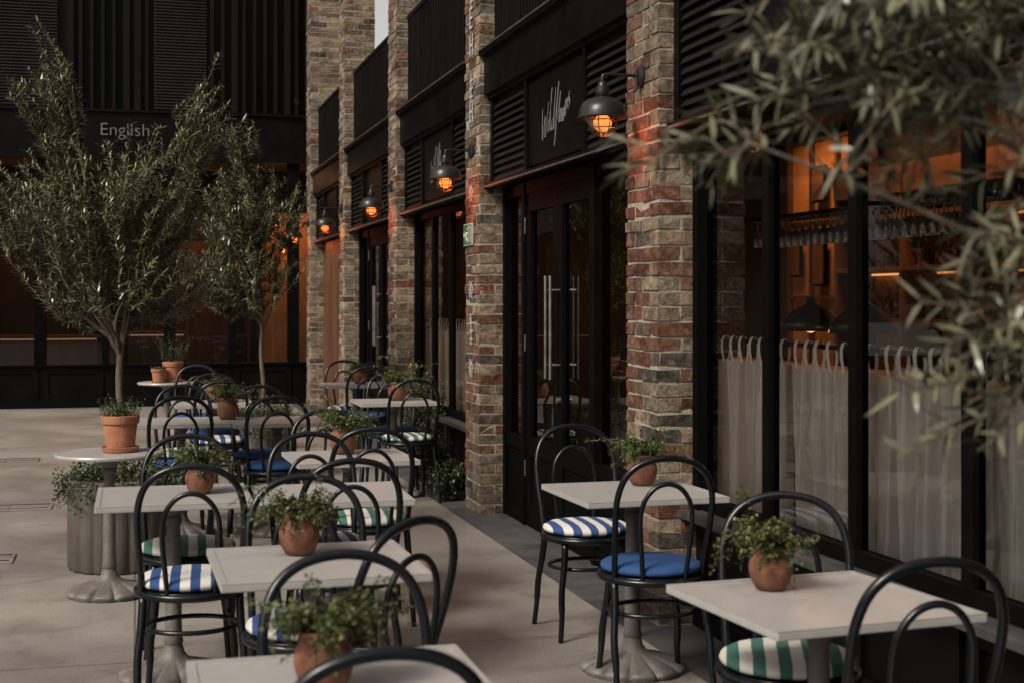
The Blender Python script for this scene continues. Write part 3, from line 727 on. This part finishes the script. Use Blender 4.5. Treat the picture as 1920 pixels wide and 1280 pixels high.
# ------------------------------------------------------------------ furniture
def make_chair():
    r=root('bistro_chair',(0,0,0),'dark bentwood bistro chair with round cushion','chair','bentwood bistro chairs around the tables')
    b=MB()
    b.lathe([(.17,.438),(.2,.436),(.207,.444),(.208,.458),(.203,.468),(.18,.471)],n=36); b.ring((0,0,.453),.204,.014,36)
    part(b,'seat',M['chairpaint'],r,smooth=True,local=True,auto=50)
    b=MB()
    half=[(.178,-.095,.44),(.183,-.125,.55),(.192,-.165,.68),(.190,-.195,.79),(.160,-.218,.875),(.095,-.232,.925),(0,-.238,.942)]
    pts=half+[(-x,y,z) for x,y,z in half[::-1][1:]]
    b.tube(catmull(pts,5),.0128,10)
    half=[(.085,-.178,.46),(.094,-.195,.56),(.104,-.208,.68),(.094,-.218,.765),(.055,-.226,.822),(0,-.230,.842)]
    pts=half+[(-x,y,z) for x,y,z in half[::-1][1:]]
    b.tube(catmull(pts,5),.0098,10)
    part(b,'backrest',M['chairpaint'],r,smooth=True,local=True)
    for (sx,top,bot) in ((1,(.176,-.092,.45),(.198,-.215,0)),(-1,(-.176,-.092,.45),(-.198,-.215,0)),(1,(.135,.125,.44),(.172,.185,0)),(-1,(-.135,.125,.44),(-.172,.185,0))):
        b=MB(); T=Vector(top);B=Vector(bot); Mi=T.lerp(B,.5)+Vector((sx*.006,0,0))
        b.tube(catmull([T,T.lerp(B,.25),Mi,T.lerp(B,.75),B],3),[.0160]*4+[.0150]*5+[.0125]*4,10)
        part(b,'leg',M['chairpaint'],r,smooth=True,local=True)
    b=MB()
    n=40
    pts=[]
    for i in range(n+1):
        a=2*math.pi*i/n; pts.append((.172*math.cos(a), -.008+.152*math.sin(a),.315))
    b.tube(pts,.0095,8,cap=False)
    part(b,'stretcher',M['chairpaint'],r,smooth=True,local=True)
    b=MB()
    b.lathe([(.12,.472),(.182,.473),(.199,.480),(.204,.490),(.199,.501),(.182,.510),(.14,.517),(.06,.520),(.01,.5205)],n=40)
    part(b,'seat_cushion',M['blue'],r,smooth=True,local=True)
    return r
chair=make_chair()
cush=[o for o in ALL() if o.parent==chair and o.name.startswith('seat_cushion')][0]
CM={'blue':cush.data}
for k,m in (('bs','bstripe'),('gs','gstripe')):
    d=cush.data.copy(); d.materials[0]=M[m]; CM[k]=d
LAB={'blue':'dark bentwood bistro chair with plain blue round cushion','bs':'dark bentwood bistro chair with blue and white striped cushion','gs':'dark bentwood bistro chair with green and white striped cushion'}
CH=[(.42,2.66,0,'blue'),(.48,3.16,180,'bs'),(.617,4.05,36,'bs'),(.55,4.68,176,'bs'),
    (.21,5.56,-3,'bs'),(.22,6.29,178,'gs'),(.79,5.60,2,'blue'),(.78,6.25,183,'bs'),
    (1.10,6.88,-4,'gs'),(1.0,7.58,176,'blue'),(.27,9.36,2,'blue'),(.33,10.12,180,'gs'),(.88,9.24,-3,'blue'),(.86,9.92,184,'blue'),
    (.62,10.98,0,'bs'),(.62,11.64,180,'blue'),(.52,13.25,170,'blue'),
    (2.04,10.83,3,'gs'),(2.04,11.46,178,'blue'),(2.05,13.02,0,'blue'),(2.02,13.88,183,'bs'),
    (2.0,5.37,-4,'blue'),(2.04,6.34,178,'bs'),(1.82,3.18,-3,'bs'),(1.87,3.86,157,'gs')]
src=ALL()
for i,(x,y,a,k) in enumerate(CH):
    c=chair if i==0 else copy_tree(chair,None,src)
    c.location=(x,y,0); c.rotation_euler[2]=math.radians(a); c['label']=LAB[k]
    for o in ALL():
        if o.parent==c and o.name.startswith('seat_cushion'): o.data=CM[k]

def scallop(r,z,a):
    w=abs(math.cos(a*5.5)); w2=1-(1-w)**3
    k=max(0,min(1,(r-.05)/.17))
    return r*(1+.08*k*(w2-.5)), z+ .018*k*w2*(1-abs(2*k-1)*.3) if z>.004 else z
def base_col(b,top):
    b.lathe([(.205,.0),(.215,.006),(.213,.016),(.19,.030),(.15,.045),(.10,.062),(.065,.080),(.045,.105),(.036,.14)],n=88,fn=scallop,caps=(True,False))
    b.lathe([(.036,.14),(.040,.15),(.036,.165),(.034,.2),(.029,.55),(.027,.62),(.034,.64),(.034,.66),(.028,.67),(.05,.70),(.10,.722),(.12,.726)],n=20,caps=(False,True))
def make_square_table():
    r=root('cafe_table',(0,0,0),'square grey topped pedestal cafe table with petal shaped iron base','table','pedestal cafe tables')
    b=MB(); b.box(-.305,.305,-.305,.305,.728,.750); part(b,'table_top',M['top'],r,bevel=.004,local=True)
    b=MB()
    for (a0,a1,b0,b1) in ((-.305,.305,-.305,-.285),(-.305,.305,.285,.305),(-.305,-.285,-.2849,.2849),(.285,.305,-.2849,.2849)): b.box(a0,a1,b0,b1,.7502,.7525)
    part(b,'rim',M['top'],r,local=True)
    b=MB(); base_col(b,.72); part(b,'pedestal',M['iron'],r,smooth=True,local=True,auto=50)
    return r
TAB=[(.414,2.92,0),(.532,4.37,1),(.153,6.0,0),(.785,5.90,-1),(1.06,7.25,2),(.297,9.65,0),(.915,9.55,0),(.59,11.3,2),(1.98,11.12,0),(2.03,13.45,0),(2.018,5.64,1.5),(1.77,3.47,5)]
tb=make_square_table(); src=ALL()
for i,(x,y,a) in enumerate(TAB):
    c=tb if i==0 else copy_tree(tb,None,src)
    c.location=(x,y,0); c.rotation_euler[2]=math.radians(a)
def make_round():
    r=root('round_cafe_table',(0,0,0),'round grey topped pedestal table with petal shaped base','table','round pedestal tables')
    b=MB(); b.lathe([(.268,.728),(.278,.732),(.28,.742),(.276,.750),(.262,.7505),(.26,.7485),(.1,.7485)],n=56); part(b,'table_top',M['top'],r,smooth=True,local=True,auto=30)
    b=MB(); base_col(b,.72); part(b,'pedestal',M['iron'],r,smooth=True,local=True,auto=50)
    return r
rt=make_round(); src=ALL(); rt.location=(-.13,7.78,0)
c=copy_tree(rt,None,src); c.location=(.30,14.3,0)

# ------------------------------------------------------------------ foliage
def leaf(V,F,p,d,nrm,L,W,bend=.15):
    d=d.normalized(); s=d.cross(nrm)
    if s.length<1e-4: s=d.cross(Vector((1,0,.3)))
    s.normalize(); n=s.cross(d)
    o=len(V)
    a=p+d*(L*.33)+n*(L*.02); b=p+d*(L*.70)-n*(L*bend*.4); t=p+d*L-n*(L*bend)
    V.extend((tuple(p),tuple(a+s*W*.5),tuple(a-s*W*.5),tuple(b+s*W*.38),tuple(b-s*W*.38),tuple(t)))
    F.extend(((o,o+2,o+1),(o+1,o+2,o+4,o+3),(o+3,o+4,o+5)))
def rv(rr): 
    while True:
        v=Vector((rr.uniform(-1,1),rr.uniform(-1,1),rr.uniform(-1,1)))
        if .05<v.length<1: return v
def olive(base, z0, zfork, lobes, ntw, seed, label, L=.058, W=.0115, mat='olive', nl=9, tr=.026, lean=(0,0), updir=.6, mainlimbs=None, leafstep=.0125, twl=.34, limbr=.45, outv=None, ext=.4):
    rr=random.Random(seed); bx,by=base
    def W2(u,v,z): return Vector((bx+u*CS+v*SN, by-u*SN+v*CS, z))
    r=root('olive_tree',(bx,by,z0),label,'tree','potted olive trees')
    tm=MB(); top=W2(lean[0],lean[1],zfork)
    tp=catmull([W2(0,0,z0-.04),W2(lean[0]*.2+.012,0,z0+(zfork-z0)*.35),W2(lean[0]*.7-.01,lean[1]*.5,z0+(zfork-z0)*.7),top],6)
    n=len(tp); tm.tube(tp,[tr*(1-.3*i/n)*(1+rr.uniform(-.05,.05)) for i in range(n)],10)
    LP=[]
    tot=sum(a[1][0]*a[1][1]*a[1][2]*(a[2] if len(a)>2 else 1) for a in lobes)
    def samp(shell=.35):
        t=rr.uniform(0,tot)
        for a in lobes:
            c,ra=a[0],a[1]
            t-=ra[0]*ra[1]*ra[2]*(a[2] if len(a)>2 else 1)
            if t<=0: break
        v=rv(rr); v=v.normalized()*(shell+(1-shell)*rr.random()**.6)
        return W2(c[0]+v.x*ra[0],c[1]+v.y*ra[1],c[2]+v.z*ra[2])
    ends=[W2(a[0][0]*1.0,a[0][1],a[0][2]+a[1][2]*.75) for a in lobes]+[samp(.6) for _ in range(nl)]
    if mainlimbs: ends=[W2(*e) for e in mainlimbs]
    for e in ends:
        st=tp[-1] if rr.random()<.6 else tp[-3]
        m1=st.lerp(e,.35)+Vector((rr.uniform(-.05,.05),rr.uniform(-.05,.05),.02)); m2=st.lerp(e,.7)+Vector((rr.uniform(-.05,.05),rr.uniform(-.05,.05),.03))
        pl=catmull([st,m1,m2,e],6); k=len(pl)
        tm.tube(pl,[tr*limbr*(1-i/k)**1.3+.0018 for i in range(k)],6); LP+=pl[3:]
    V=[];F=[]
    for _ in range(ntw):
        e=samp(.2)
        best=min(LP,key=lambda q:(q-e).length+max(0,q.z-e.z)*1.2)
        out=(e-W2(lean[0],0,(e.z+zfork)/2)); out.z=0
        if out.length>0: out.normalize()
        if outv: out=(W2(*outv)-W2(0,0,0)); out.z=0
        dr=(out*.55+Vector((0,0,updir))+rv(rr)*.55).normalized()
        a=best; mid=a.lerp(e,.5)+rv(rr)*.03; tip=e+dr*twl*ext*rr.uniform(.5,1.3)
        pl=catmull([a,mid,e,tip],5)
        tm.tube(pl,[.0026*(1-.7*i/len(pl))+.0007 for i in range(len(pl))],4,cap=False)
        tl=sum((pl[i+1]-pl[i]).length for i in range(len(pl)-1)); run=0; nxt=max(0,tl-twl)
        side=rr.uniform(0,6.28)
        for i in range(len(pl)-1):
            seg=pl[i+1]-pl[i]; sl=seg.length
            if sl<1e-5: continue
            t=seg/sl
            while nxt<run+sl:
                p=pl[i]+t*(nxt-run)
                q=t.cross(Vector((0,0,1)));
                if q.length<.05: q=Vector((1,0,0))
                q.normalize(); q2=t.cross(q)
                for sgn in (1,-1):
                    if rr.random()<.12: continue
                    w=(q*math.cos(side)+q2*math.sin(side))*sgn
                    d=(t*rr.uniform(.5,1.0)+w*rr.uniform(.6,1.0)+rv(rr)*.2)
                    nr=(t*.5+Vector((0,0,1))+rv(rr)*.7)
                    leaf(V,F,p,d,nr,L*rr.uniform(.6,1.15),W*rr.uniform(.75,1.15),rr.uniform(-.05,.3))
                side+=1.5; nxt+=leafstep*rr.uniform(.7,1.4)
            run+=sl
    part(tm,'trunk',M['bark'],r,smooth=True)
    cm=MB(); cm.v=V; cm.f=F; cm.col=[None]*len(F); part(cm,'crown',M[mat],r)
    return r
def planter(x,y,label,R=.30,H=.52,seed=0,trail=900,mat='herb2'):
    r=root('fluted_planter',(x,y,0),label,'planter','fluted concrete planters')
    nf=18
    def fl2(rr,z,a): return ((rr*(1-.05*(1-abs(math.sin(a*nf/2)))**1.3) if rr>R*.93 else rr), z)
    b=MB(); b.lathe([(R*.96,0),(R,.015),(R,H-.012),(R*.97,H),(R*.86,H),(R*.85,H-.05)],n=nf*12,fn=fl2,caps=(True,False)); part(b,'pot',M['planter'],r,smooth=True,local=True,auto=60)
    b=MB(); b.lathe([(R*.855,H-.045),(R*.5,H-.03),(.01,H-.025)],n=32,caps=(False,True)); part(b,'soil',M['soil'],r,local=True)
    V,F=bush(seed,trail,R*.92,.12,.014,.012,down=.14,spread=.09)
    o=root('trailing_plant',(x,y,H-.03),'low trailing green plant spilling over the planter rim','plant','trailing plants in the planters')
    cm=MB(); cm.v=V; cm.f=F; cm.col=[None]*len(F); part(cm,'foliage',M[mat],o,local=True)
def bush(seed,n,R,H,L,W,down=.0,spread=.1):
    rr=random.Random(seed); V=[];F=[]
    lumps=[(rr.uniform(0,6.28),rr.uniform(.6,1.35)) for _ in range(9)]
    for _ in range(n*5):
        a=rr.uniform(0,6.28); k=rr.random()**.45
        am=max(l[1]*max(0,math.cos(a-l[0]))**6 for l in lumps); am=.6+.6*am
        rad=k*(R+spread*am); z=H*am*(1-.4*k)*rr.uniform(.2,1)
        if rad>R: z-=down*rr.random()*am
        p=Vector((rad*math.cos(a),rad*math.sin(a),z))
        leaf(V,F,p,rv(rr)+Vector((0,0,.3)),Vector((0,0,1))+rv(rr)*.9,L*rr.uniform(.6,1.3)*1.3,W*rr.uniform(.7,1.3)*1.2)
    return V,F
planter(-.08,8.60,'grey fluted concrete planter holding the olive tree beside round table',seed=1)
planter(1.08,12.64,'grey fluted concrete planter holding a smaller olive tree',seed=2)
planter(1.72,1.70,'grey fluted concrete planter holding an overhanging olive tree',seed=3,trail=200)
olive((-.08,8.60),.50,1.28,[((-.34,0,2.50),(.14,.2,.46),1.35),((.38,0,2.34),(.13,.18,.40),1.4),((.0,0,2.10),(.27,.3,.20),.7),((-.15,0,1.92),(.56,.38,.34)),((.0,0,1.54),(.46,.36,.20),1.1)],
      480,11,'bushy grey-green olive tree with two leading stems in fluted planter',leafstep=.0125,L=.054,W=.0098,twl=.42,updir=.9,ext=.68)
olive((1.08,12.64),.50,1.32,[((-.14,0,2.66),(.14,.2,.36),1.3),((-.08,0,2.15),(.38,.36,.42)),((-.17,0,1.66),(.45,.38,.28))],
      390,12,'narrow olive tree with slender trunk in fluted planter',L=.062,W=.012,nl=7,tr=.022,leafstep=.0135,twl=.40,updir=.85,ext=.6)
olive((1.72,1.70),.50,1.45,[((-.66,.05,1.89),(.24,.24,.15),1.2),((-.48,.0,1.55),(.08,.14,.20),2.2),((-.50,0,2.03),(.36,.35,.10),1.5),((-.87,.04,1.79),(.13,.10,.05),2.2),((0,0,2.1),(.45,.4,.3),.4)],
      200,13,'overhanging olive tree with long grey-green leaves near window terrace',L=.062,W=.0088,mat='olive_near',tr=.028,updir=-.06,leafstep=.018,twl=.34,limbr=.30,outv=(-1,0,0),ext=.38,
      mainlimbs=[(-.88,0,1.78),(-.80,.08,1.92),(-.66,-.05,2.05),(-.44,-.05,1.46),(-.43,.08,1.62),(-.3,.1,2.3),(-.5,.12,1.87),(0,-.1,2.3),(-.2,.2,2.0),(.3,.1,2.1)])

# potted herb plants
def herb(seed,nst=34,ln=.16,leafL=.0115,trail=.9):
    rr=random.Random(seed); V=[];F=[]; sm=MB()
    for _ in range(int(nst*1.4)):
        a=rr.uniform(0,6.28); l=ln*rr.uniform(.45,1.05)*(1.8 if rr.random()<.12 else 1)
        out=Vector((math.cos(a),math.sin(a),0)); up=Vector((0,0,1))
        k=rr.uniform(.2,1.1)
        p0=out*rr.uniform(0,.04); p1=p0+up*l*.34+out*l*.3*k; p2=p1+up*l*rr.uniform(-.05,.4)*(1.3-k)+out*l*.38*k; p3=p2+out*l*.28*k+up*l*rr.uniform(-trail,.25)*.7
        pl=catmull([p0,p1,p2,p3],5); sm.tube(pl,.0009,3,cap=False)
        for i in range(2,len(pl)):
            for q in range(4):
                p=pl[i]+rv(rr)*.011
                leaf(V,F,p,rv(rr)+out*.3,Vector((0,0,1))+rv(rr)*.8,leafL*rr.uniform(.6,1.35),leafL*.75*rr.uniform(.6,1.2))
    return V,F,sm
def potted(x,y,z,seed,s=1,label='aged terracotta pot of small leaved green herb on table',lm='herb',nst=34,ln=.15,hs=1):
    r=root('potted_plant',(x,y,z),label,'potted plant','terracotta potted plants on the tables')
    b=MB(); pr=[(.038,0),(.045,.003),(.056,.022),(.064,.050),(.066,.068),(.062,.086),(.052,.100),(.049,.108),(.054,.118),(.061,.124),(.063,.130),(.058,.132),(.049,.122),(.046,.105)]
    pr=[(a*s,c*s*hs) for a,c in pr]; b.lathe(pr,n=32,caps=(True,False)); part(b,'pot',M['terra_dark'],r,smooth=True,local=True)
    b=MB(); b.lathe([(.047*s,.108*s),(.01,.115*s)],n=16,caps=(False,True)); part(b,'soil',M['soil'],r,local=True)
    V,F,sm=herb(seed,nst,ln)
    V=[(v[0],v[1],max(v[2]+.105*s,.004)) for v in V]; cm=MB(); cm.v=V; cm.f=F; cm.col=[None]*len(F); part(cm,'foliage',M[lm],r,local=True)
    sm.v=[(v[0],v[1],max(v[2]+.105*s,.003)) for v in sm.v]; part(sm,'stem',M['herb2'],r,local=True)
    return r
T0=.7527
potted(1.70,3.62,T0,21,.93,nst=40,ln=.155)
potted(2.12,5.80,T0,22,1.0,nst=46,ln=.175)
potted(.50,4.50,T0,23,.98,nst=42,ln=.15)
potted(.375,2.92,T0,24,.95,nst=42,ln=.14)
potted(.26,6.02,T0,25,.92,nst=42,ln=.15)
potted(1.05,7.38,T0,26,1.1,nst=44,ln=.17)
potted(.60,9.70,T0,27,1.1,nst=36,ln=.16)
potted(2.02,11.2,T0,28,1.1,nst=50,ln=.2)
potted(2.08,13.5,T0,29,1.1,nst=36,ln=.15)
potted(.60,11.35,T0,30,1.1,nst=30,ln=.13)
def bigpot(x,y,z,s,seed,label,height=.1,herbm='herb2'):
    r=root('potted_plant',(x,y,z),label,'potted plant','terracotta potted plants on the tables')
    b=MB(); pr=[(.070,.012),(.074,.014),(.090,.150),(.098,.151),(.100,.155),(.103,.192),(.099,.195),(.092,.193),(.088,.17)]
    b.lathe([(a*s,c*s) for a,c in pr],n=36,caps=(True,False)); part(b,'pot',M['terra'],r,smooth=True,local=True,auto=35)
    b=MB(); b.lathe([(a*s,c*s) for a,c in [(.085,0),(.093,.002),(.102,.026),(.097,.027),(.088,.010),(.03,.0095)]],n=36); part(b,'saucer',M['terra'],r,smooth=True,local=True,auto=35)
    b=MB(); b.lathe([(.089*s,.175*s),(.01,.182*s)],n=20,caps=(False,True)); part(b,'soil',M['soil'],r,local=True)
    rr=random.Random(seed); V=[];F=[]
    for _ in range(90):
        a=rr.uniform(0,6.28); k=rr.random()**.5*.09*s; st=Vector((k*math.cos(a),k*math.sin(a),.17*s)); d=Vector((math.cos(a)*k*5,math.sin(a)*k*5,1)); l=height*rr.uniform(.5,1.1)
        for i in range(16):
            p=st+d*l*(i/16)+rv(rr)*.005
            leaf(V,F,p,rv(rr)+Vector((0,0,.6)),Vector((0,0,1))+rv(rr)*.7,.015,.006)
    cm=MB(); cm.v=V; cm.f=F; cm.col=[None]*len(F); part(cm,'foliage',M[herbm],r,local=True)
bigpot(-.075,7.80,.7512,.98,41,'straight terracotta pot with saucer and low thyme on round table',height=.12)
bigpot(.36,14.32,.7512,1.0,42,'terracotta pot with tall rosemary on round table',height=.3)
bigpot(.22,14.2,.7512,.7,43,'small terracotta pot with saucer on round table',height=.03)
def shrub(x,y,seed,R,H,label,flowers=0,n=500):
    rr=random.Random(seed); r=root('shrub',(x,y,0),label,'shrub','shrubs along the window base')
    V=[];F=[]; sm=MB()
    for _ in range(n//12):
        a=rr.uniform(0,6.28); k=rr.random()**.5*R; h=H*rr.uniform(.4,1)*(1-.3*k/R)
        pl=catmull([(k*.3*math.cos(a),k*.3*math.sin(a),0),(k*.6*math.cos(a),k*.6*math.sin(a),h*.5),(k*math.cos(a),k*math.sin(a),h)],6)
        sm.tube(pl,.003,4,cap=False)
        for p in pl[2:]:
            for _q in range(5): leaf(V,F,p+rv(rr)*.035,rv(rr),Vector((0,0,1))+rv(rr)*.8,.034*rr.uniform(.6,1.2),.018)
    cm=MB(); cm.v=V; cm.f=F; cm.col=[None]*len(F); part(cm,'foliage',M['herb2'],r,local=True); part(sm,'stem',M['bark'],r,local=True)
    if flowers:
        V=[];F=[]
        for _ in range(flowers):
            a=rr.uniform(0,6.28); c=Vector((R*.8*math.cos(a),R*.8*math.sin(a),H*rr.uniform(.3,.9)))
            for q in range(6): leaf(V,F,c,rv(rr),Vector((0,0,1))+rv(rr)*.3,.02,.014)
        cm=MB(); cm.v=V; cm.f=F; cm.col=[None]*len(F); part(cm,'flower',M['yellow'],r,local=True)
shrub(2.38,11.95,51,.19,1.15,'leafy shrub with small yellow flowers against the window',10,1100)
shrub(2.36,11.45,52,.17,.55,'low leafy shrub growing at the window plinth',0,600)
shrub(1.25,15.0,53,.3,.75,'low leafy shrub among the far tables',0,800)
shrub(2.34,10.75,54,.16,.38,'low leafy shrub growing at the window plinth',0,600)

# ------------------------------------------------------------------ light, world, camera
w=bpy.data.worlds.new('World'); scn.world=w; w.use_nodes=True; nt=w.node_tree
bg=nt.nodes['Background']; sky=nt.nodes.new('ShaderNodeTexSky'); sky.sky_type='NISHITA'; sky.sun_disc=False
EL=math.radians(42); AZ=math.radians(238)
sky.sun_elevation=EL; sky.sun_rotation=AZ; sky.air_density=1; sky.dust_density=3
hs=nt.nodes.new('ShaderNodeHueSaturation'); hs.inputs['Saturation'].default_value=.25
mul=nt.nodes.new('ShaderNodeMixRGB'); mul.blend_type='MULTIPLY'; mul.inputs[0].default_value=1; mul.inputs[2].default_value=(1,.93,.86,1)
nt.links.new(sky.outputs[0],hs.inputs['Color']); nt.links.new(hs.outputs[0],mul.inputs[1]); nt.links.new(mul.outputs[0],bg.inputs[0])
bg.inputs[1].default_value=.15
S=bpy.data.lights.new('sun','SUN'); S.energy=4.2; S.angle=math.radians(18); S.color=(1,.90,.78)
so=bpy.data.objects.new('sun',S); COL.objects.link(so)
d=Vector((math.sin(AZ)*math.cos(EL),math.cos(AZ)*math.cos(EL),math.sin(EL)))
so.rotation_euler=d.to_track_quat('Z','Y').to_euler()
cam=bpy.data.cameras.new('camera'); co=bpy.data.objects.new('camera',cam); COL.objects.link(co)
co.location=(0,0,1.55); co.rotation_euler=(math.radians(90),0,-TH)
cam.lens=50; cam.sensor_width=36; cam.shift_y=-78/1920; cam.clip_end=300; cam.clip_start=.05
cam.dof.use_dof=True; cam.dof.focus_distance=8.2; cam.dof.aperture_fstop=4.2
scn.camera=co
scn.view_settings.view_transform='Standard'; scn.view_settings.look='None'; scn.view_settings.exposure=0
